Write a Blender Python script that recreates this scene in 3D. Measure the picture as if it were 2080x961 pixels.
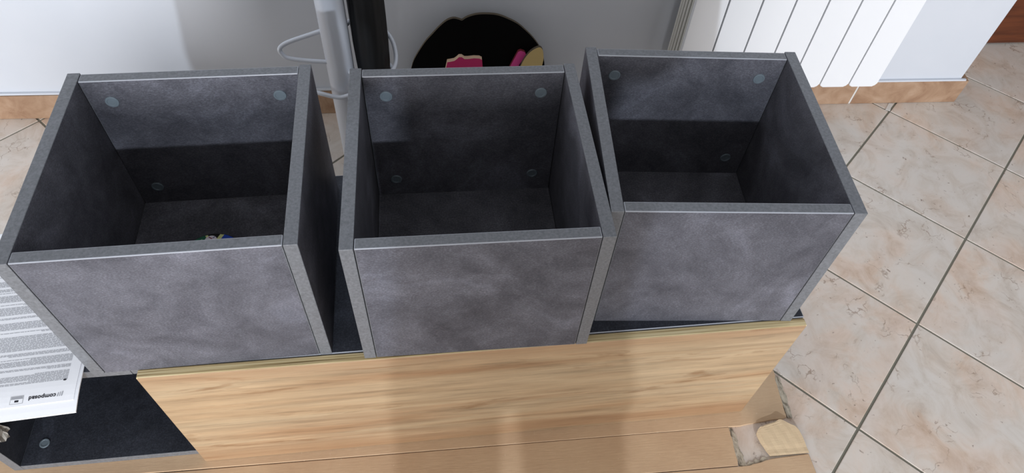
import bpy, bmesh, math, random
from mathutils import Vector, Matrix
random.seed(7)
SC = bpy.context.scene
COL = SC.collection
for o in list(bpy.data.objects): bpy.data.objects.remove(o)

# ------------------------------------------------------------------ camera, world, light, exposure
cam_d = bpy.data.cameras.new('camera'); cam = bpy.data.objects.new('camera', cam_d); COL.objects.link(cam)
cam_d.sensor_fit = 'HORIZONTAL'; cam_d.sensor_width = 36.0; cam_d.lens = 1399.8 / 2080 * 36.0
cam_d.clip_start = 0.02
cr = Vector((0.9933, -0.1023, 0.0531)).normalized(); cf = Vector((0.1045, 0.6050, -0.7893)).normalized()
cu = cr.cross(cf).normalized(); cr = cf.cross(cu)
cam.matrix_world = Matrix(((cr.x, cu.x, -cf.x, 0.1242), (cr.y, cu.y, -cf.y, -0.5195), (cr.z, cu.z, -cf.z, 1.3246), (0, 0, 0, 1)))
SC.camera = cam

world = bpy.data.worlds.new('room_ambient'); SC.world = world; world.use_nodes = True
world.node_tree.nodes['Background'].inputs[0].default_value = (1.0, 0.99, 1.0, 1)
world.node_tree.nodes['Background'].inputs[1].default_value = 0.42

ld = bpy.data.lights.new('ceiling_bulb', 'POINT'); ld.energy = 365; ld.shadow_soft_size = 0.05; ld.color = (0.86, 0.94, 1.05)
lo = bpy.data.objects.new('ceiling_bulb', ld); COL.objects.link(lo); lo.location = (0.0, -4.5, 2.64)

ad = bpy.data.lights.new('front_fill', 'AREA'); ad.shape = 'RECTANGLE'; ad.size = 2.4; ad.size_y = 1.3; ad.energy = 160; ad.color = (0.98, 0.98, 1.0)  # added soft fill from behind the camera, not an actual window
ao = bpy.data.objects.new('front_fill', ad); COL.objects.link(ao); ao.location = (-0.35, -4.3, 1.05); ao.rotation_euler = (math.pi/2, 0, 0)
hd = bpy.data.lights.new('left_fill', 'AREA'); hd.shape = 'RECTANGLE'; hd.size = 3.6; hd.size_y = 1.4; hd.energy = 38; hd.color = (1.0, 0.95, 0.90)  # added warm fill from the left to lift the shaded back wall
ho = bpy.data.objects.new('left_fill', hd); COL.objects.link(ho); ho.location = (-4.6, -0.95, 0.8); ho.rotation_euler = (math.pi/2, 0, -math.pi/2)
kd = bpy.data.lights.new('right_fill', 'AREA'); kd.shape = 'RECTANGLE'; kd.size = 3.2; kd.size_y = 1.1; kd.energy = 8; kd.color = (1.0, 0.97, 0.93)  # added weak fill from the right, no real lamp there
ko = bpy.data.objects.new('right_fill', kd); COL.objects.link(ko); ko.location = (4.8, -0.75, 0.65); ko.rotation_euler = (math.pi/2, 0, math.pi/2)
vs = SC.view_settings
vs.view_transform = 'Standard'; vs.look = 'None'; vs.gamma = 1.0; vs.use_curve_mapping = False; vs.exposure = 0.17

# ------------------------------------------------------------------ material helpers
def lin(c): return tuple(((v/255)/12.92 if v/255 <= 0.04045 else (((v/255)+0.055)/1.055)**2.4) for v in c) + (1.0,)
class NT:
    def __init__(s, name, rough=0.5, spec=0.5):
        s.m = bpy.data.materials.new(name); s.m.use_nodes = True
        s.t = s.m.node_tree; s.b = s.t.nodes['Principled BSDF']
        s.b.inputs['Roughness'].default_value = rough; s.b.inputs['Specular IOR Level'].default_value = spec
    def n(s, typ, **kw):
        d = s.t.nodes.new(typ)
        for k, v in kw.items():
            if k in d.inputs: d.inputs[k].default_value = v
            else: setattr(d, k, v)
        return d
    def l(s, a, b): s.t.links.new(a, b)
    def coord(s, scale=(1, 1, 1), rnd=True, kind='Object'):
        tc = s.n('ShaderNodeTexCoord'); mp = s.n('ShaderNodeMapping'); mp.inputs['Scale'].default_value = scale
        s.l(tc.outputs[kind], mp.inputs['Vector'])
        if rnd:
            oi = s.n('ShaderNodeObjectInfo'); mu = s.n('ShaderNodeMath', operation='MULTIPLY'); mu.inputs[1].default_value = 37.0
            s.l(oi.outputs['Random'], mu.inputs[0]); cx = s.n('ShaderNodeCombineXYZ')
            for i in range(3): s.l(mu.outputs[0], cx.inputs[i])
            s.l(cx.outputs[0], mp.inputs['Location'])
        return mp.outputs[0]
    def noise(s, vec, scale, detail=4, rough=0.55, dist=0.0):
        d = s.n('ShaderNodeTexNoise'); d.inputs['Scale'].default_value = scale; d.inputs['Detail'].default_value = detail
        d.inputs['Roughness'].default_value = rough; d.inputs['Distortion'].default_value = dist
        s.l(vec, d.inputs['Vector']); return d.outputs['Fac']
    def ramp(s, fac, stops):
        r = s.n('ShaderNodeValToRGB'); e = r.color_ramp.elements
        while len(e) < len(stops): e.new(0.5)
        for el, (p, c) in zip(e, stops): el.position = p; el.color = c
        s.l(fac, r.inputs[0]); return r.outputs[0]
    def mix(s, fac, a, b, mode='MIX'):
        m = s.n('ShaderNodeMix', data_type='RGBA', blend_type=mode)
        for sock, v in ((m.inputs[0], fac), (m.inputs[6], a), (m.inputs[7], b)):
            if hasattr(v, 'links'): s.l(v, sock)
            else: sock.default_value = v
        return m.outputs[2]
    def col(s, c): s.l(c, s.b.inputs['Base Color']) if hasattr(c, 'links') else setattr(s.b.inputs['Base Color'], 'default_value', c)
    def bump(s, fac, strength=0.2, dist=0.002):
        b = s.n('ShaderNodeBump'); b.inputs['Strength'].default_value = strength; b.inputs['Distance'].default_value = dist
        s.l(fac, b.inputs['Height']); s.l(b.outputs[0], s.b.inputs['Normal'])

def plain(name, c, rough=0.5, spec=0.5, metal=0.0):
    t = NT(name, rough, spec); t.col(lin(c)); t.b.inputs['Metallic'].default_value = metal; return t.m
G = lambda v: (v, v, v, 1)

# mottled concrete-look laminate
def laminate(name, k, rough=0.46, tint=(1, 1, 1)):
    t = NT(name, rough, 0.18); v = t.coord()
    L = lambda a, b, c: lin((a*k*tint[0], b*k*tint[1], c*k*tint[2]))
    big = t.noise(v, 6.0, 5, 0.60, 0.9); mid = t.noise(v, 22, 6, 0.66, 0.8)
    v2 = t.coord((1, 1, 2.0)); fine = t.noise(v2, 330, 3, 0.7)
    c0 = t.ramp(big, [(0.30, L(82, 79, 83)), (0.46, L(102, 99, 103)), (0.58, L(124, 120, 124)), (0.70, L(158, 154, 160))])
    c1 = t.mix(0.38, c0, t.ramp(mid, [(0.3, L(78, 75, 78)), (0.7, L(140, 134, 136))]))
    c2 = t.mix(0.65, c1, t.ramp(fine, [(0.28, G(0.26)), (0.5, G(0.5)), (0.68, G(0.86))]), 'OVERLAY')
    t.col(c2); t.bump(fine, 0.25, 0.001); return t.m
LAM = laminate('concrete_laminate', 0.81, 0.5, (0.97, 1.01, 1.06))
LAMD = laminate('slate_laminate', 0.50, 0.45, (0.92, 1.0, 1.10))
# plain edge band
t = NT('grey_edge_band', 0.42, 0.5); v = t.coord()
t.col(t.ramp(t.noise(v, 260, 4, 0.6), [(0.3, lin((92, 95, 99))), (0.7, lin((117, 120, 125)))]))
EDGE = t.m
EDGEHI = plain('painted_edge_highlight', (158, 162, 170), 0.35)  # bright edge highlight put into the colour of the bevels
CAP = plain('grey_plastic_cap', (112, 124, 132), 0.35)
SEAM = plain('dark_seam', (22, 22, 24), 0.8)
# oak front
def oak(name, rough):
    t = NT(name, rough, 0.4)
    va = t.coord((0.75, 1, 13), False); a = t.noise(va, 1.0, 4, 0.5, 0.6)            # broad boards of tone
    vb = t.coord((2.6, 1, 48), False); b = t.noise(vb, 1.3, 6, 0.68, 0.5)             # streaks
    vc = t.coord((14, 1, 260), False); f = t.noise(vc, 1.2, 4, 0.7, 0.2)              # pores
    vd = t.coord((2.0, 1, 15), False); k = t.noise(vd, 2.0, 5, 0.6, 1.5)              # knots and dark flames
    c = t.ramp(a, [(0.30, lin((152, 120, 90))), (0.43, lin((170, 144, 113))), (0.54, lin((178, 156, 126))), (0.70, lin((158, 126, 95)))])
    c = t.mix(0.75, c, t.ramp(b, [(0.28, G(0.20)), (0.45, G(0.45)), (0.6, G(0.56)), (0.75, G(0.66))]), 'OVERLAY')
    c = t.mix(0.35, c, t.ramp(f, [(0.3, G(0.32)), (0.6, G(0.55))]), 'OVERLAY')
    c = t.mix(t.ramp(k, [(0.58, G(0)), (0.70, G(0.75))]), c, lin((128, 96, 66)))
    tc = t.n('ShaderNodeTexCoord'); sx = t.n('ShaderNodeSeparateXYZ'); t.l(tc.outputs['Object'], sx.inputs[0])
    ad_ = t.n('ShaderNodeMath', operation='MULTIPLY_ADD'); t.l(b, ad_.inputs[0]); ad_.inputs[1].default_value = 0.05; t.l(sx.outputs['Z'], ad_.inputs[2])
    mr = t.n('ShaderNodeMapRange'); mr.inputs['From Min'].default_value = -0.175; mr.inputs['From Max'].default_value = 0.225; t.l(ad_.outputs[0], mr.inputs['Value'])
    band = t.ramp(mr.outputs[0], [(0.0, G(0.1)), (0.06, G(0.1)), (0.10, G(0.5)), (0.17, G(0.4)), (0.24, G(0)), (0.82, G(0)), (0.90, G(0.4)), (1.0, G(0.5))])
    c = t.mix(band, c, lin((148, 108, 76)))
    t.col(c); t.bump(f, 0.06, 0.0008); return t.m
OAK = oak('oak_veneer', 0.42)
t = NT('oak_edge_striped', 0.5, 0.4); v = t.coord((3.0, 300, 1), False)
t.col(t.ramp(t.noise(v, 1.6, 4, 0.6, 0.25), [(0.34, lin((112, 92, 58))), (0.43, lin((178, 156, 112))), (0.56, lin((212, 194, 150))), (0.70, lin((222, 206, 166)))])); OAKEDGE = t.m
OAKHI = plain('oak_edge_highlight', (232, 214, 170), 0.45)  # highlight line painted on the oak bevels; the end faces share it
# floor tile
t = NT('marbled_floor_tile', 0.36, 0.45); v = t.coord()
a = t.noise(v, 6.5, 5, 0.62, 0.5); b = t.noise(v, 11, 7, 0.68, 1.2); k = t.noise(v, 75, 3, 0.6, 0.3); w = t.noise(v, 4.2, 3, 0.5)
c = t.ramp(a, [(0.30, lin((214, 207, 198))), (0.46, lin((216, 203, 190))), (0.56, lin((218, 190, 168))), (0.68, lin((196, 162, 136)))])
c = t.mix(t.ramp(w, [(0.40, G(0.0)), (0.62, G(0.75))]), c, lin((204, 202, 197)))
c = t.mix(0.50, c, t.ramp(b, [(0.28, lin((160, 138, 118))), (0.42, lin((198, 184, 170))), (0.55, lin((214, 205, 196))), (0.72, lin((220, 212, 205)))]))
vn = t.n('ShaderNodeTexVoronoi', feature='DISTANCE_TO_EDGE'); vn.inputs['Scale'].default_value = 9
nz = t.n('ShaderNodeTexNoise'); nz.inputs['Scale'].default_value = 16; nz.inputs['Detail'].default_value = 5
t.l(v, nz.inputs['Vector']); sc = t.n('ShaderNodeVectorMath', operation='SCALE'); sc.inputs['Scale'].default_value = 0.22
wv = t.n('ShaderNodeVectorMath', operation='ADD'); t.l(nz.outputs['Color'], sc.inputs[0]); t.l(v, wv.inputs[0]); t.l(sc.outputs[0], wv.inputs[1]); t.l(wv.outputs[0], vn.inputs['Vector'])
vein = t.ramp(vn.outputs['Distance'], [(0.0, G(1)), (0.028, G(0))])
mask = t.ramp(t.noise(v, 14, 3), [(0.54, G(0)), (0.64, G(0.8))])
c = t.mix(t.mix(1.0, vein, mask, 'MULTIPLY'), c, lin((140, 116, 98)))
c = t.mix(t.ramp(k, [(0.68, G(0)), (0.74, G(0.8))]), c, lin((128, 108, 94)))
t.col(c); t.bump(b, 0.08, 0.002); TILE = t.m
t = NT('tan_baseboard_tile', 0.4, 0.5); v = t.coord()
t.col(t.ramp(t.noise(v, 16, 6, 0.65, 0.8), [(0.3, lin((142, 110, 86))), (0.5, lin((164, 134, 109))), (0.7, lin((178, 151, 128)))])); BTILE = t.m
GROUT = plain('grey_green_grout', (126, 124, 112), 0.9, 0.2)
WGROUT = plain('white_grout', (214, 212, 208), 0.9, 0.2)
t = NT('white_plaster', 0.75, 0.25); v = t.coord(rnd=False)
t.col(t.ramp(t.noise(v, 4, 4), [(0.3, lin((200, 205, 213))), (0.7, lin((205, 209, 216)))])); t.bump(t.noise(v, 160, 3), 0.05, 0.001); WALL = t.m
RAD = plain('white_enamel', (231, 233, 236), 0.4, 0.4)
RADFIN = plain('white_enamel_fin', (214, 214, 208), 0.45)
t = NT('dark_brown_wood', 0.4, 0.4); v = t.coord((3, 3, 30), False)
t.col(t.ramp(t.noise(v, 2, 5), [(0.3, lin((72, 34, 16))), (0.7, lin((104, 54, 28)))])); BROWN = t.m
# cardboard
def card(name, cols):
    t = NT(name, 0.85, 0.15); v = t.coord((1, 1, 1)); v2 = t.coord((6, 60, 60))
    c = t.ramp(t.noise(v, 6, 5, 0.6), [(0.3, lin(cols[0])), (0.7, lin(cols[1]))])
    c = t.mix(0.25, c, t.ramp(t.noise(v2, 9, 4, 0.7), [(0.3, G(0.35)), (0.7, G(0.62))]), 'OVERLAY')
    v5 = t.coord((1, 1, 1)); sp = t.noise(v5, 120, 2)
    c = t.mix(t.ramp(sp, [(0.72, G(0)), (0.78, G(0.5))]), c, lin((226, 208, 180)))
    t.col(c); t.bump(t.noise(v2, 5, 3), 0.12, 0.002); return t.m
CARD = card('brown_cardboard', ((188, 158, 128), (204, 176, 144)))
CARD2 = card('pale_cardboard_liner', ((194, 170, 138), (204, 182, 150)))
t = NT('torn_grey_paper', 0.95, 0.1); v = t.coord((1, 0.5, 1))
t.col(t.ramp(t.noise(v, 90, 4, 0.7, 1.0), [(0.34, lin((104, 96, 84))), (0.46, lin((164, 154, 138))), (0.62, lin((194, 184, 166)))])); t.bump(t.noise(v, 90, 3), 0.6, 0.004); TORN = t.m
PAPER = plain('white_paper', (246, 248, 252), 0.6, 0.3)
INK = plain('grey_print_ink', (168, 170, 176), 0.8, 0.2)
INKD = plain('dark_print_ink', (44, 44, 50), 0.8, 0.2)
INKL = plain('pale_print_ink', (184, 186, 190), 0.8, 0.2)
METAL = plain('silver_painted_steel', (206, 212, 222), 0.34, 0.6, 0.1)
t = NT('black_umbrella_cloth', 0.6, 0.4); v = t.coord((8, 8, 1), False)
t.col(t.ramp(t.noise(v, 8, 3), [(0.3, lin((9, 10, 12))), (0.7, lin((20, 22, 25)))])); UMB = t.m
BLACK = plain('black_paint_matt', (7, 7, 8), 0.9, 0.1)
MDF = plain('raw_fibreboard_edge', (92, 84, 72), 0.8, 0.2)
PINK = plain('magenta_paint', (206, 44, 112), 0.5)
PINK2 = plain('bright_pink_paint', (222, 74, 152), 0.5)
CREAM = plain('cream_edge', (238, 206, 178), 0.7)
TAN = plain('pale_tan_wood', (206, 182, 124), 0.6)

# ------------------------------------------------------------------ object helpers
def link(o, parent=None):
    COL.objects.link(o)
    if parent: o.parent = parent
    return o
def tag(o, label=None, cat=None, group=None, kind=None):
    for k, v in (('label', label), ('category', cat), ('group', group), ('kind', kind)):
        if v: o[k] = v
    return o
def empty(name, loc, rz=0, label=None, cat=None, group=None):
    o = bpy.data.objects.new(name, None); o.empty_display_size = 0.05; link(o)
    o.location = loc; o.rotation_euler = (0, 0, rz); return tag(o, label, cat, group)
def mk(name, bm, mats, parent=None, loc=None, smooth=False, rz=None):
    me = bpy.data.meshes.new(name); bmesh.ops.recalc_face_normals(bm, faces=bm.faces); bm.to_mesh(me); bm.free()
    for m in (mats if isinstance(mats, (list, tuple)) else [mats]): me.materials.append(m)
    if smooth:
        for p in me.polygons: p.use_smooth = True
    o = bpy.data.objects.new(name, me); link(o, parent)
    if loc: o.location = loc
    if rz is not None: o.rotation_euler = (0, 0, rz)
    return o
def boxbm(x0, x1, y0, y1, z0, z1, bev=0.0, seg=2, bm=None):
    b = bmesh.new()
    r = bmesh.ops.create_cube(b, size=1)
    for v in b.verts: v.co = Vector(((x0+x1)/2 + v.co.x*(x1-x0), (y0+y1)/2 + v.co.y*(y1-y0), (z0+z1)/2 + v.co.z*(z1-z0)))
    if bev: bmesh.ops.bevel(b, geom=list(b.edges), offset=bev, segments=seg, profile=0.5, affect='EDGES')
    if bm is None: return b
    me = bpy.data.meshes.new('tmp'); b.to_mesh(me); b.free(); bm.from_mesh(me); bpy.data.meshes.remove(me); return bm
def panel(name, x0, x1, y0, y1, z0, z1, parent, bev=0.0007, mat=None, lip=False):
    """board with laminate on its two broad faces and edge band on the narrow ones; own origin at its centre"""
    c = Vector(((x0+x1)/2, (y0+y1)/2, (z0+z1)/2)); d = (x1-x0, y1-y0, z1-z0); ax = d.index(min(d))
    b = boxbm(-d[0]/2, d[0]/2, -d[1]/2, d[1]/2, -d[2]/2, d[2]/2, bev)
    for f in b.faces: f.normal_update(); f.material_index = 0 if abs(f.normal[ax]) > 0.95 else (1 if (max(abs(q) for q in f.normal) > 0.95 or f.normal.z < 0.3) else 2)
    return mk(name, b, [mat or LAM, EDGE, EDGEHI if lip else EDGE], parent, c)  # lip gives the upward bevels their painted highlight
def prism(pts, z0, z1, bev=0.0):
    b = bmesh.new(); vb = [b.verts.new((x, y, z0)) for x, y in pts]; vt = [b.verts.new((x, y, z1)) for x, y in pts]
    b.faces.new(vb[::-1]); b.faces.new(vt); n = len(pts)
    for i in range(n): b.faces.new((vb[i], vb[(i+1) % n], vt[(i+1) % n], vt[i]))
    if bev: bmesh.ops.bevel(b, geom=list(b.edges), offset=bev, segments=1, affect='EDGES')
    return b
def lathe(prof, seg=32):
    b = bmesh.new(); rings = []
    for r, z in prof: rings.append([b.verts.new((r*math.cos(2*math.pi*i/seg), r*math.sin(2*math.pi*i/seg), z)) for i in range(seg)])
    for a, c in zip(rings, rings[1:]):
        for i in range(seg): b.faces.new((a[i], a[(i+1) % seg], c[(i+1) % seg], c[i]))
    b.faces.new(rings[0][::-1]); b.faces.new(rings[-1]); return b
def smooth_pts(P, n=8, closed=False):
    out = []; N = len(P)
    for i in range(N if closed else N-1):
        p0, p1, p2, p3 = [Vector(P[(i+k) % N] if closed else P[max(0, min(N-1, i+k))]) for k in (-1, 0, 1, 2)]
        for j in range(n):
            u = j/n; out.append(0.5*((2*p1)+(p2-p0)*u+(2*p0-5*p1+4*p2-p3)*u*u+(3*p1-p0-3*p2+p3)*u**3))
    if not closed: out.append(Vector(P[-1]))
    return out
def tube(pts, r, seg=10, closed=False):
    b = bmesh.new(); pts = [Vector(p) for p in pts]; n = len(pts); rings = []
    for i, p in enumerate(pts):
        d = (pts[(i+1) % n]-pts[i-1]) if closed else (pts[min(i+1, n-1)]-pts[max(i-1, 0)])
        d.normalize(); a = d.cross(Vector((0, 0, 1)))
        if a.length < 1e-3: a = d.cross(Vector((0, 1, 0)))
        a.normalize(); c = d.cross(a)
        rings.append([b.verts.new(p + r*(a*math.cos(2*math.pi*k/seg)+c*math.sin(2*math.pi*k/seg))) for k in range(seg)])
    for i in range(n if closed else n-1):
        A, B = rings[i], rings[(i+1) % n]
        for k in range(seg): b.faces.new((A[k], A[(k+1) % seg], B[(k+1) % seg], B[k]))
    if not closed: b.faces.new(rings[0][::-1]); b.faces.new(rings[-1])
    return b

# ------------------------------------------------------------------ floor, wall, baseboard
fl = tag(mk('floor', boxbm(-1.9, 3.0, -5.2, 2.2, -0.05, -0.0022), GROUT), kind='structure')
TS, TG, TA = 0.3372, 0.0052, math.radians(43.38)
tb = boxbm(-TS/2+TG/2, TS/2-TG/2, -TS/2+TG/2, TS/2-TG/2, -0.009, 0, 0.0012, 2)
tme = bpy.data.meshes.new('tile'); tb.to_mesh(tme); tb.free(); tme.materials.append(TILE)
P2 = Vector((1.2071, 0.1856)); tu = Vector((math.cos(TA), math.sin(TA))); tv = Vector((-math.sin(TA), math.cos(TA)))
for i in range(-16, 16):
    for j in range(-16, 16):
        c = P2 + tu*(i+0.5)*TS + tv*(j+0.5)*TS
        if -1.35 < c.x < 2.6 and -0.75 < c.y < 1.6:
            o = link(bpy.data.objects.new('tile', tme), fl); o.location = (c.x, c.y, 0); o.rotation_euler = (0, 0, TA + random.choice((0, 1, 2, 3))*math.pi/2)
# remaining floor behind the camera, tiles out of the frame, joined
mb = bmesh.new()
for i in range(-30, 30):
    for j in range(-30, 30):
        c = P2 + tu*(i+0.5)*TS + tv*(j+0.5)*TS
        if -1.7 < c.x < 2.8 and -5.0 < c.y <= -0.75:
            a = [c + tu*s*(TS-TG)/2 + tv*q*(TS-TG)/2 for s, q in ((-1, -1), (1, -1), (1, 1), (-1, 1))]
            mb.faces.new([mb.verts.new((p.x, p.y, 0)) for p in a])
tag(mk('far_tiles', mb, TILE, fl), kind='stuff')

WA = math.radians(-0.95); WO = Vector((-0.176, 0.957, 0)); WD = Vector((math.cos(WA), math.sin(WA), 0)); WN = Vector((-math.sin(WA), math.cos(WA), 0))
def wp(s, off, z): return WO + WD*s - WN*off + Vector((0, 0, z))
# local wall frame: x = s along the wall, -y = out of the wall
tag(mk('wall_back', boxbm(-1.8, 1.842, 0.008, 0.16, 0.0005, 2.7), WALL, loc=WO, rz=WA), kind='structure')
bb = empty('baseboard_back', WO, WA); bb['kind'] = 'structure'
joints = [-1.60, -1.26, -0.92, -0.58, -0.24, 0.10, 0.44, 0.78, 1.12, 1.530, 1.868]
for a, b in zip(joints, joints[1:]):
    mk('baseboard_tile', boxbm(-(b-a)/2+0.003, (b-a)/2-0.003, -0.0045, 0.0045, 0.0008, 0.078 if b < 1.6 else 0.080, 0.001), BTILE, bb, ((a+b)/2, 0.0035, 0))
mk('baseboard_tile', boxbm(1.843, 1.868, 0.010, 0.17, 0.0008, 0.080, 0.001), BTILE, bb)
for j in joints[1:-1]: mk('joint', boxbm(j-0.0028, j+0.0028, 0.0005, 0.008, 0.0008, 0.077), WGROUT, bb)
mk('plaster_bead', boxbm(-1.6, 1.855, -0.0005, 0.008, 0.0795, 0.085, 0.0015), WALL, bb)
# grout smear on the floor below the right part of the wall
mk('grout_smear', prism([(1.632, -0.030), (1.644, -0.036), (1.656, -0.018), (1.668, -0.003), (1.655, -0.002)], 0.0003, 0.0015), WGROUT, bb)

# brown door beyond the end of the wall
dr = mk('door_1', boxbm(1.86, 2.75, 1.195, 1.235, 0.006, 2.1, 0.003), BROWN); tag(dr, kind='structure')
for x0, x1, z0, z1 in ((2.0, 2.25, 0.22, 0.95), (2.36, 2.61, 0.22, 0.95)):
    mk('door_panel', boxbm(x0, x1, 1.187, 1.197, z0, z1, 0.004), BROWN, dr)
tag(mk('wall_far', boxbm(1.60, 3.0, 1.245, 1.40, 0.0005, 2.7), WALL), kind='structure')

# ------------------------------------------------------------------ cabinet
CH, PT = 0.350, 0.017
CL, CD = 1.403, 0.376
cab = empty('tv_cabinet', (-0.677, 0.0035, 0.005), 0.0144, 'long low dark grey cabinet with an oak front and an open niche', 'cabinet')
ND = 0.278   # the open end is shallower than the closed part
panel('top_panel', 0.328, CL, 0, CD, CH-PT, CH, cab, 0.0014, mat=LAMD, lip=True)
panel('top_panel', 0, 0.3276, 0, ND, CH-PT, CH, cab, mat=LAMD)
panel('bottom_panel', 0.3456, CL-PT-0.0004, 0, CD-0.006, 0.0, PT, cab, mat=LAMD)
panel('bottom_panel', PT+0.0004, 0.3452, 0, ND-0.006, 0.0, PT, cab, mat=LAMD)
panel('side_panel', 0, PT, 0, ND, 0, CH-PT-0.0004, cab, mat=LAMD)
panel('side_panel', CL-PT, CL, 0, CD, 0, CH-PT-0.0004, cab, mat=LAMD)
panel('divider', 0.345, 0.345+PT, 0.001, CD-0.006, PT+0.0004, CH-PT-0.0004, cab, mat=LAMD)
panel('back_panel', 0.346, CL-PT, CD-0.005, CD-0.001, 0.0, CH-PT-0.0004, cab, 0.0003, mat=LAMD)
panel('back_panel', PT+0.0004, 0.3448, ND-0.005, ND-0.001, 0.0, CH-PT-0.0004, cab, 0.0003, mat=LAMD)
# oak front: vertical board standing on the cardboard
d0, d1, dy0, dy1 = 0.3405, 1.4025, -0.0165, -0.0012
b = boxbm(-(d1-d0)/2, (d1-d0)/2, -(dy1-dy0)/2, (dy1-dy0)/2, -0.1745, 0.1745, 0.0020, 2)
for f in b.faces:
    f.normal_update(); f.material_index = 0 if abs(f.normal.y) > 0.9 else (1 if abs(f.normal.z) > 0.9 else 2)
door = mk('front_board', b, [OAK, OAKEDGE, OAKHI], cab, ((d0+d1)/2, (dy0+dy1)/2, 0.1750)); door['label'] = 'light oak front board with striped top edge'
def disc(name, parent, loc, r, h, rot, mat=CAP):
    o = mk(name, lathe([(r, 0), (r, h*0.7), (r*0.93, h), (r*0.70, h), (r*0.64, h*0.7)], 24), mat, parent, loc, False); o.rotation_euler = rot; return o
disc('cover_cap', cab, (0.0485, 0.0410, PT), 0.0090, 0.0016, (0, 0, 0))

# ------------------------------------------------------------------ the three open boxes
W, D, H, T = 0.350, 0.3476, 0.2812, 0.0178
def storage_box(loc, rz, label, caps):
    e = empty('storage_box', loc, rz, label, 'box', 'open boxes standing on the cabinet'); g = 0.0008
    panel('side_panel', 0, T, 0, D, 0, H, e, 0.0009); panel('side_panel', W-T, W, 0, D, 0, H, e, 0.0009)
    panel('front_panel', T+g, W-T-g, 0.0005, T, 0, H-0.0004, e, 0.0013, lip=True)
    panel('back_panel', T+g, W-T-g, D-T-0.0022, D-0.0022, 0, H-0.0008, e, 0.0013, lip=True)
    panel('bottom_panel', T+g, W-T-g, T+g, D-T-0.0025, 0.0004, 0.0098, e, 0.0004)
    for u, z in caps: disc('cover_cap', e, (u, D-T-0.0022, z), 0.0098, 0.0022, (math.pi/2, 0, 0))
    return e
CZ = 0.355
CP = [(0.0517, 0.2415), (0.297, 0.2405), (0.0526, 0.0500), (0.297, 0.0520)]
boxA = storage_box((-0.3996, 0.0033, CZ), 0.0255, 'open dark grey box beside the paper leaflet, a colourful printed disc inside', CP)
boxB = storage_box((0, 0, CZ), 0.0, 'open dark grey box in the middle, in front of the black umbrella', CP)
boxC = storage_box((0.3504, 0.0417, CZ), -0.0699, 'open dark grey box in front of the white radiator', CP)

# coloured disc in the first box
dc = empty('printed_disc', (-0.2543, 0.196, CZ+0.0102), 0, 'round green, blue and yellow printed disc lying inside a grey box', 'disc')
mk('body', lathe([(0.051, 0), (0.0525, 0.002), (0.0525, 0.006), (0.051, 0.008)], 48), plain('black_disc_plastic', (16, 16, 18), 0.4), dc)
GRN = plain('green_print', (30, 104, 76), 0.5); BLU = plain('blue_print', (26, 74, 190), 0.5); YEL = plain('yellow_print', (226, 232, 160), 0.5); WHT = plain('white_print', (246, 240, 250), 0.5)
def dprint(name, pts, z, mat):
    b = bmesh.new(); b.faces.new([b.verts.new((x, y, z)) for x, y in pts]); return mk(name, b, mat, dc)
arc = lambda a0, a1, r=0.0505, n=16: [(r*math.cos(math.radians(a0+(a1-a0)*k/n)), r*math.sin(math.radians(a0+(a1-a0)*k/n))) for k in range(n+1)]
dprint('green_field', arc(107, 250) + [(-0.012, 0.0)], 0.0082, GRN)
dprint('blue_field', arc(-70, 74) + [(0.002, 0.030), (-0.004, 0.0)], 0.0082, BLU)
dprint('yellow_stripe', [(-0.006, 0.020), (0.000, 0.020), (0.0145, 0.0478), (0.0075, 0.0492)], 0.0084, YEL)
dprint('yellow_stripe', [(-0.0165, 0.0470), (-0.0125, 0.0480), (-0.0095, 0.041), (-0.0125, 0.038)], 0.0084, YEL)
dprint('white_spot', [(-0.0062+0.0098*math.cos(k*math.pi/12), 0.0375+0.0092*math.sin(k*math.pi/12)) for k in range(24)], 0.0086, WHT)
dprint('print_mark', [(-0.011, 0.043), (-0.010, 0.0445), (-0.004, 0.0405), (-0.005, 0.039)], 0.0088, plain('red_print', (150, 70, 90), 0.6))
dprint('print_mark', [(-0.004, 0.0415), (-0.001, 0.0445), (0.0, 0.0435), (-0.003, 0.0405)], 0.0088, plain('violet_print', (90, 90, 150), 0.6))
dprint('grey_mark', [(-0.026, 0.034), (-0.024, 0.034), (-0.0195, 0.0405), (-0.0215, 0.0405)], 0.0084, plain('pale_green_print', (140, 170, 150), 0.6))

# ------------------------------------------------------------------ leaflet on the cabinet, left of the first box
LA = math.radians(4.0); BW, BL = 0.245, 0.348
bk = empty('instruction_leaflet', (-0.4085, -0.0545, CZ), LA, 'white printed leaflet hanging over the cabinet edge beside a box', 'leaflet')
def sag(v): return 0.0032 - 0.0045*max(0.0, (0.050-v)/0.050)**2 + 0.0006*math.sin(v*40)
def sheet(name, u0, u1, v0, v1, zt, zb, nv=40):
    b = bmesh.new(); R = []
    for k in range(nv+1):
        v = v0 + (v1-v0)*k/nv; z = sag(v)
        R.append([b.verts.new((-u0, v, z+zt)), b.verts.new((-u1, v, z+zt)), b.verts.new((-u1, v, z+zb)), b.verts.new((-u0, v, z+zb))])
    for a, c in zip(R, R[1:]):
        for i in range(4): b.faces.new((a[i], a[(i+1) % 4], c[(i+1) % 4], c[i]))
    b.faces.new(R[0]); b.faces.new(R[-1][::-1]); return mk(name, b, PAPER, bk, smooth=False)
sheet('lower_pages', 0.0, BW, 0.0, BL, -0.0006, -0.0026)
sheet('upper_page', 0.0048, BW, 0.0185, BL-0.002, 0.0004, -0.0004)
PZ = 0.00062
b = bmesh.new(); v = 0.0525; rnd = random.Random(3); para = 9; ln = 0
starts = [0.019, 0.019, 0.019]
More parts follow.
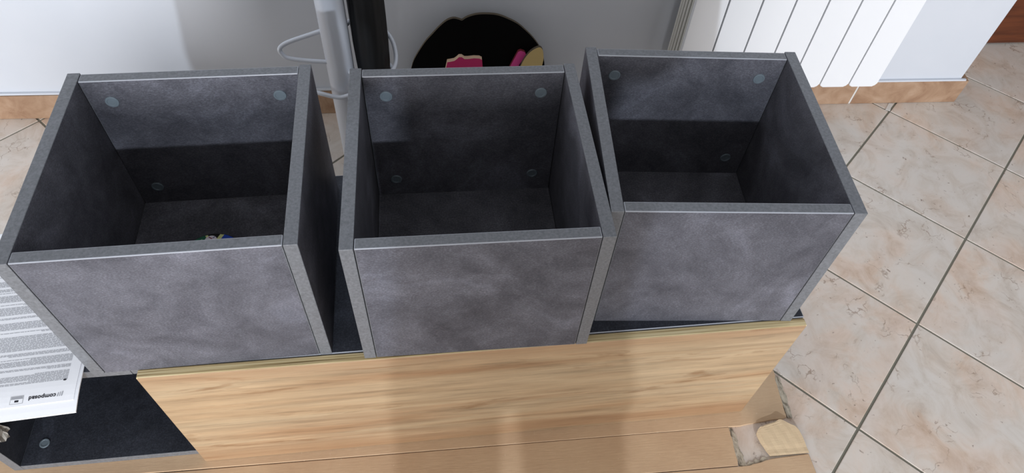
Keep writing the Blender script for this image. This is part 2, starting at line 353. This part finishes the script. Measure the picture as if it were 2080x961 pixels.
while v < BL-0.02:
    if ln >= para: v += 0.0042; para = rnd.choice((3, 7, 11, 14, 2, 5)); ln = 0
    end = BW-0.015 if rnd.random() < 0.8 else rnd.uniform(0.06, BW-0.04)
    u = 0.019
    if ln == 0 and para < 4: end = rnd.uniform(0.05, 0.12)
    while u < end:
        w = rnd.uniform(0.002, 0.0085); w = min(w, end-u)
        z = sag(v)+PZ; b.faces.new([b.verts.new(p) for p in ((-u, v, z), (-u-w, v, z), (-u-w, v+0.0009, sag(v+0.0009)+PZ), (-u, v+0.0009, sag(v+0.0009)+PZ))]); u += w+0.0009
    v += 0.0019; ln += 1
tag(mk('print_lines', b, INK, bk), kind='stuff')
def text(name, s, size, u, v, mat, parent, bold=0.0):
    cu_ = bpy.data.curves.new(name, 'FONT'); cu_.body = s; cu_.size = size; cu_.offset = bold; cu_.align_x = 'LEFT'; cu_.resolution_u = 3; cu_.space_character = 1.04
    tmp = bpy.data.objects.new('tmp', cu_); COL.objects.link(tmp); bpy.context.view_layer.update()
    me = bpy.data.meshes.new_from_object(tmp.evaluated_get(bpy.context.evaluated_depsgraph_get())); bpy.data.objects.remove(tmp)
    for x in me.vertices:   # turned half round: the leaflet lies with its head towards the viewer
        X, Y = x.co.x, x.co.y; uu, vv = u+X, v-Y; x.co = (-uu, vv, sag(vv)+PZ+0.0001)
    me.materials.clear(); me.materials.append(mat); o = bpy.data.objects.new(name, me); return link(o, parent)
text('brand_lettering', 'composad', 0.0086, 0.0300, 0.0312, INKD, bk, 0.00026)
def mark(name, pts, mat):
    b = bmesh.new(); b.faces.new([b.verts.new((-u, v, sag(v)+PZ)) for u, v in pts]); return mk(name, b, mat, bk)
for k in range(3):
    u = 0.0205+k*0.0028; mark('logo_stroke', [(u, 0.0335-k*0.0006), (u+0.0016, 0.0335-k*0.0006), (u+0.0026, 0.0265), (u+0.0010, 0.0265)], (INK, INKL, INK)[k])
mark('emblem_frame', [(0.0735, 0.0225), (0.0912, 0.0225), (0.0912, 0.0345), (0.0735, 0.0345)], INKL)
mark('emblem_field', [(0.0743, 0.0232), (0.0904, 0.0232), (0.0904, 0.0295), (0.0743, 0.0295)], PAPER).location.z = 0.00008
mark('emblem_bar', [(0.0755, 0.0305), (0.0895, 0.0305), (0.0895, 0.0330), (0.0755, 0.0330)], INK).location.z = 0.00008
mark('emblem_mark', [(0.0795, 0.0250), (0.0850, 0.0250), (0.0850, 0.0280), (0.0795, 0.0280)], INKD).location.z = 0.00016
b = bmesh.new(); b.faces.new([b.verts.new((-0.0222+0.0024*math.cos(a), 0.0520+0.0015*math.sin(a), sag(0.052)+PZ+0.0001)) for a in [k*math.pi/6 for k in range(12)]]); mk('print_mark', b, INKD, bk)

# crumpled clear wrap inside the niche, taped to its left wall
t = NT('clear_plastic_wrap', 0.2, 0.5); t.col(lin((196, 192, 184))); t.b.inputs['Alpha'].default_value = 0.72; WRAP = t.m
b = bmesh.new(); rr = random.Random(5); rows = []
prof = [(0.090, 0.012), (0.098, 0.020), (0.106, 0.024), (0.120, 0.020), (0.17, 0.024), (0.24, 0.044), (0.335, 0.040)]
for z, wd in prof: rows.append([b.verts.new((0.0030+rr.uniform(0, 0.006), -wd/2+wd*k/6+rr.uniform(-.003, .003), z+rr.uniform(-.006, .006))) for k in range(7)])
for a, c in zip(rows, rows[1:]):
    for k in range(6): b.faces.new((a[k], a[k+1], c[k+1], c[k]))
w_ = mk('plastic_wrap', b, WRAP, loc=(-0.6602, 0.031, 0.004)); md = w_.modifiers.new('s', 'SOLIDIFY'); md.thickness = 0.0008
tag(w_, 'crumpled clear plastic wrap against the inner wall of the open niche', 'plastic wrap')

# ------------------------------------------------------------------ cardboard under the cabinet
cb = empty('flattened_cardboard', (0, -0.1, 0.0002), 0, 'flattened brown cardboard with a torn corner lying under the cabinet', 'cardboard')
def jag(a, b, n, amp, seed):
    r = random.Random(seed); a = Vector(a); b = Vector(b); nrm = Vector((-(b-a).y, (b-a).x)).normalized()
    return [tuple(a+(b-a)*k/n + (nrm*r.uniform(-amp, amp) if 0 < k else Vector((0, 0)))) for k in range(n)]
def cpan(name, pts, z0, z1, mat, bev=0.0012): return mk(name, prism([(x, y+0.1) for x, y in pts], z0, z1, bev), mat, cb)
cpan('panel', [(-1.0, -0.0205), (-1.0, 0.36), (0.826, 0.36), (0.826, 0.082)] + jag((0.822, 0.078), (0.817, -0.012), 12, 0.002, 1) + jag((0.817, -0.012), (0.722, -0.0195), 10, 0.0016, 2) + [(0.715, -0.0225)], 0, 0.0046, CARD)
cpan('panel', [(-1.0, -0.096), (-1.0, -0.0225), (0.690, -0.0245)] + jag((0.690, -0.0245), (0.686, -0.1005), 10, 0.0018, 3) + [(0.686, -0.1015)], 0, 0.0042, CARD)
cpan('panel', [(-1.0, -0.46), (-1.0, -0.098), (0.686, -0.1035)] + jag((0.700, -0.104), (0.752, -0.094), 6, 0.002, 4) + [(0.755, -0.0935), (0.836, -0.090), (0.845, -0.46)], 0, 0.0044, CARD)
# frayed grey plies
cpan('torn_edge', jag((0.820, 0.082), (0.833, 0.080), 2, 0.001, 9) + jag((0.834, 0.079), (0.832, -0.014), 12, 0.0025, 10) + jag((0.830, -0.014), (0.815, -0.012), 3, 0.001, 11), 0, 0.0030, TORN, 0)
cpan('torn_edge', jag((0.687, -0.024), (0.696, -0.024), 2, 0.001, 12) + jag((0.698, -0.026), (0.703, -0.101), 12, 0.0025, 13) + jag((0.702, -0.102), (0.684, -0.103), 3, 0.001, 14) + [(0.684, -0.06)], 0, 0.0022, TORN, 0)
cpan('torn_edge', jag((0.690, -0.100), (0.752, -0.088), 9, 0.0025, 15) + jag((0.752, -0.098), (0.690, -0.108), 6, 0.001, 16), 0, 0.0024, TORN, 0)
# the torn flap bent up along the lower fold
fo = [(0.757, -0.092), (0.750, -0.080), (0.742, -0.062), (0.738, -0.045), (0.744, -0.036), (0.752, -0.030), (0.764, -0.028), (0.772, -0.026), (0.781, -0.026), (0.788, -0.021), (0.797, -0.020), (0.805, -0.025), (0.813, -0.031), (0.822, -0.035), (0.828, -0.044), (0.832, -0.060), (0.834, -0.075), (0.836, -0.089)]
b = bmesh.new(); ny = 9; fr = []
def flapz(x, y):
    h = (y+0.092)/0.072
    return 0.0052 + 0.013*max(0, h)**0.8 + 0.0008*math.sin(h*22)*max(0, 1-h*2.6) - 0.004*max(0, (0.750-x)/0.014) + 0.0003*math.sin(x*300+y*170)
left = [p for p in fo[:11]]; right = fo[10:][::-1]
def along(poly, y):
    for (xa, ya), (xb, yb) in zip(poly, poly[1:]):
        if min(ya, yb) <= y <= max(ya, yb) and abs(yb-ya) > 1e-6: return xa+(xb-xa)*(y-ya)/(yb-ya)
    return poly[-1][0]
for k in range(ny*2+1):
    y = -0.089 + (0.0685)*k/(ny*2); xl, xr = along(left, y), along(right, y)
    fr.append([b.verts.new((xl+(xr-xl)*m/12, y+0.1, flapz(xl+(xr-xl)*m/12, y))) for m in range(13)])
for a, c in zip(fr, fr[1:]):
    for m in range(12): b.faces.new((a[m], a[m+1], c[m+1], c[m]))
fp = mk('torn_flap', b, CARD2, cb); md = fp.modifiers.new('s', 'SOLIDIFY'); md.thickness = 0.0030; md.offset = -1; fp['label'] = 'pale torn cardboard flap bent upwards'

# ------------------------------------------------------------------ radiator
ra = empty('radiator', wp(0.914, 0.12, 0), WA, 'white sectional radiator on the wall behind the boxes', 'radiator')
RB, RT, PW = 0.168, 0.76, 0.0810
for k in range(7):
    g = 0.0020; x0, x1 = -PW/2+g, PW/2-g; rc = 0.010
    pts = [(x0+rc*(1-math.cos(a)), RB+rc*(1-math.sin(a))) for a in [j*math.pi/12 for j in range(7)]] + [(x1-rc*(1-math.sin(a)), RB+rc*(1-math.cos(a))) for a in [j*math.pi/12 for j in range(7)]] + [(x1, RT), (x0, RT)]
    b = prism(pts, -0.014, 0, 0.0016); bmesh.ops.rotate(b, verts=b.verts, matrix=Matrix.Rotation(math.pi/2, 3, 'X'))
    s = mk('section', b, RAD, ra, ((k+0.5)*PW, 0, 0))
    for q, (yy, hw, zb) in enumerate(((0.024, 0.0365, 0.186), (0.042, 0.0372, 0.178), (0.060, 0.0376, 0.172), (0.078, 0.0372, 0.180), (0.094, 0.0362, 0.176))):
        mk('fin', boxbm(-hw, hw, yy-0.0045, yy+0.0045, zb, RT-0.01, 0.0015, 1), RADFIN, s)
    mk('core', boxbm(-0.012, 0.012, 0.012, 0.098, 0.19, RT-0.02, 0.004, 1), RADFIN, s)
for z in (0.21, 0.72): mk('header', tube([(0.002, 0.055, z), (7*PW-0.002, 0.055, z)], 0.016, 14), RADFIN, ra, smooth=True)
for x in (0.12, 0.45): mk('bracket', boxbm(x-0.008, x+0.008, 0.06, 0.1275, 0.69, 0.705, 0.002), RADFIN, ra)

# ------------------------------------------------------------------ umbrella stand and umbrella
US = empty('umbrella_stand', (-0.0755, 0.742, 0.0), 0, 'silver metal stand with a thick column and bent wire loops by the wall', 'stand')
mk('column', lathe([(0.0285, 0.008), (0.0295, 0.010), (0.0295, 1.10), (0.026, 1.106)], 40), METAL, US, smooth=True)
mk('base', lathe([(0.06, 0.0004), (0.06, 0.006), (0.055, 0.009), (0.02, 0.009)], 40), METAL, US, (0.045, 0.0, 0), smooth=False)
L = lambda x, y, z: (x+0.0755, y-0.742, z)
def wire(name, P, n=8, r=0.0050): return mk(name, tube(smooth_pts([L(*p) for p in P], n), r, 10), METAL, US, smooth=True)
wire('wire_loop', [(-0.095, 0.752, 0.4165), (-0.1045, 0.752, 0.415), (-0.1339, 0.752, 0.4045), (-0.1664, 0.750, 0.3941), (-0.1862, 0.748, 0.386), (-0.1968, 0.744, 0.3775), (-0.1945, 0.741, 0.3672), (-0.1828, 0.738, 0.3575), (-0.1473, 0.736, 0.3515), (-0.1014, 0.733, 0.3487), (-0.093, 0.733, 0.3480)])
wire('wire_loop', [(-0.058, 0.762, 0.4165), (-0.034, 0.812, 0.404), (0.010, 0.814, 0.384), (0.0385, 0.794, 0.361), (0.0470, 0.760, 0.337), (0.0385, 0.726, 0.328), (0.010, 0.708, 0.322), (-0.030, 0.708, 0.322), (-0.058, 0.724, 0.330)])
wire('wire_loop', [(-0.170, 0.738, 0.284), (-0.150, 0.717, 0.284), (-0.1247, 0.706, 0.2845), (-0.100, 0.702, 0.2785), (-0.0829, 0.700, 0.2762), (-0.070, 0.700, 0.2790), (-0.0535, 0.700, 0.2850), (-0.035, 0.704, 0.287), (-0.004, 0.708, 0.287), (0.030, 0.728, 0.287), (0.040, 0.768, 0.287), (0.008, 0.812, 0.287), (-0.058, 0.762, 0.287)])
um = empty('closed_umbrella', (-0.0062, 0.7655, 0.0), 0, 'black closed umbrella standing upright beside the silver column', 'umbrella')
def fold(a, tw): return 0.030*math.sin(7*a+tw*2.2)+0.025*math.sin(13*a-tw*3.1)+0.03*math.sin(3*a+tw)
def pleat(prof, n=8, seg=64):
    b = bmesh.new(); R = []
    for r, z, tw in prof: R.append([b.verts.new((r*(1+fold(a, tw))*math.cos(a), r*(1+fold(a, tw))*math.sin(a), z)) for a in [2*math.pi*k/seg for k in range(seg)]])
    for A, B in zip(R, R[1:]):
        for k in range(seg): b.faces.new((A[k], A[(k+1) % seg], B[(k+1) % seg], B[k]))
    b.faces.new(R[0][::-1]); b.faces.new(R[-1]); return b
mk('canopy', pleat([(0.010, 0.05, 0), (0.020, 0.12, 0.1), (0.030, 0.22, 0.3), (0.0365, 0.32, 0.5), (0.0385, 0.38, 0.7), (0.0380, 0.44, 0.9), (0.0370, 0.52, 1.2), (0.034, 0.60, 1.5), (0.033, 0.68, 1.8), (0.012, 0.72, 2.0)]), UMB, um, smooth=True)
mk('tip', lathe([(0.003, 0.0100), (0.004, 0.012), (0.005, 0.05), (0.004, 0.056)], 16), METAL, um, smooth=True)
mk('shaft', lathe([(0.005, 0.70), (0.005, 0.78), (0.004, 0.781)], 16), METAL, um, smooth=True)
mk('handle', tube(smooth_pts([(0, 0, 0.77), (0, 0, 0.87), (0.012, 0, 0.90), (0.035, 0, 0.905), (0.05, 0, 0.885), (0.05, 0, 0.86)]), 0.010, 12), BLACK, um, smooth=True)

# ------------------------------------------------------------------ black lobed board with pink pieces, leaning on the wall
bd = empty('lobed_board', wp(0.42, 0.03, 0), WA, 'black two-lobed board with pink and tan pieces leaning against the wall', 'board')
def upright(name, pts, y0, y1, mats, parent=None, sx=0.42):
    """outline in wall coordinates (s, z); face slot 0, rim slot 1"""
    b = prism([(s-sx, z) for s, z in pts], -y1, -y0); bmesh.ops.rotate(b, verts=b.verts, matrix=Matrix.Rotation(math.pi/2, 3, 'X'))
    for f in b.faces: f.normal_update(); f.material_index = 0 if abs(f.normal.y) > 0.9 else 1
    return mk(name, b, mats, parent or bd)
def dense(P, n=5): return [(p.x, p.y) for p in smooth_pts([(x, y, 0) for x, y in P], n)]
out = dense([(0.30, 0.0006), (0.262, 0.05), (0.2455, 0.10), (0.2440, 0.14), (0.2505, 0.1763), (0.2611, 0.2072), (0.2868, 0.2519), (0.3073, 0.278), (0.3249, 0.2992), (0.3408, 0.3145), (0.3528, 0.3214), (0.3647, 0.3227), (0.3800, 0.3170)]) + dense([(0.3806, 0.3170), (0.3945, 0.3266), (0.4159, 0.3334), (0.4397, 0.3346), (0.4661, 0.3317), (0.4905, 0.3218), (0.5155, 0.3076), (0.535, 0.2903), (0.5592, 0.2639), (0.5809, 0.2306), (0.594, 0.19), (0.597, 0.14), (0.59, 0.09), (0.57, 0.04), (0.54, 0.0006)])
upright('back_board', out, 0.0, 0.008, [BLACK, MDF])
upright('pink_piece', [(0.330, 0.14), (0.3421, 0.203), (0.350, 0.2045), (0.360, 0.207), (0.366, 0.212), (0.372, 0.2185), (0.379, 0.2185), (0.386, 0.2125), (0.394, 0.2125), (0.41, 0.2145), (0.424, 0.2135), (0.4305, 0.2095), (0.4340, 0.17), (0.44, 0.14)], -0.0130, -0.0005, [PINK, CREAM])
upright('pink_piece', [(0.490, 0.14), (0.5058, 0.189), (0.5222, 0.2300), (0.5290, 0.2330), (0.5390, 0.2290), (0.5430, 0.2220), (0.5276, 0.189), (0.515, 0.14)], -0.0090, -0.0005, [PINK2, plain('dark_red_edge', (120, 36, 50), 0.7)])
upright('tan_piece', dense([(0.520, 0.14), (0.5324, 0.1982), (0.549, 0.2318), (0.569, 0.2482), (0.5800, 0.2465), (0.5860, 0.2300), (0.5870, 0.20), (0.575, 0.15), (0.55, 0.125)]), -0.0175, -0.0095, [TAN, MDF])

# ------------------------------------------------------------------ the person taking the photograph (behind the camera, shades the middle box)
t = NT('dark_jersey', 0.9, 0.1); t.col(lin((58, 60, 66))); CLOTH = t.m
V = {'pel': (0.185, -1.00, 0.90, .135, .11), 'bel': (0.185, -1.00, 1.03, .14, .11), 'che': (0.185, -0.99, 1.24, .155, .11), 'nec': (0.185, -0.98, 1.43, .055, .055), 'hea': (0.180, -0.95, 1.56, .075, .09), 'top': (0.180, -0.95, 1.66, .07, .08),
     'hl': (0.105, -1.00, 0.70, .100, .100), 'kl': (0.090, -0.99, 0.46, .085, .080), 'al': (0.085, -1.01, 0.09, .045, .045), 'tl': (0.075, -0.87, 0.030, .034, .030), 'hel': (0.085, -1.05, 0.035, .034, .034),
     'hr': (0.285, -1.00, 0.70, .100, .100), 'kr': (0.290, -0.99, 0.46, .085, .080), 'ar': (0.285, -1.01, 0.09, .045, .045), 'tr': (0.295, -0.87, 0.030, .034, .030), 'her': (0.285, -1.05, 0.035, .034, .034),
     'sl': (0.02, -0.99, 1.36, .060, .060), 'el': (0.00, -0.88, 1.13, .045, .045), 'wl': (0.06, -0.68, 1.26, .030, .026), 'fl': (0.065, -0.605, 1.292, .030, .018),
     'sr': (0.35, -0.99, 1.36, .060, .060), 'er': (0.36, -0.88, 1.13, .045, .045), 'wr': (0.20, -0.68, 1.26, .030, .026), 'fr': (0.190, -0.605, 1.292, .030, .018)}
EG = [('pel', 'bel'), ('bel', 'che'), ('che', 'nec'), ('nec', 'hea'), ('hea', 'top')]
for s in 'lr': EG += [('pel', 'h'+s), ('h'+s, 'k'+s), ('k'+s, 'a'+s), ('a'+s, 't'+s), ('a'+s, 'he'+s), ('che', 's'+s), ('s'+s, 'e'+s), ('e'+s, 'w'+s), ('w'+s, 'f'+s)]
keys = list(V); me = bpy.data.meshes.new('person'); me.from_pydata([V[k][:3] for k in keys], [(keys.index(a), keys.index(c)) for a, c in EG], [])
me.materials.append(CLOTH); pe = bpy.data.objects.new('person', me); link(pe)
sk = pe.modifiers.new('skin', 'SKIN'); sk.use_smooth_shade = True
for i, k in enumerate(keys):
    me.skin_vertices[0].data[i].radius = V[k][3:5]; me.skin_vertices[0].data[i].use_root = (k == 'pel')
pe.modifiers.new('sub', 'SUBSURF').levels = 2; pe.modifiers['sub'].render_levels = 2
tag(pe, 'person in dark clothes standing in front of the cabinet, hands raised', 'person')
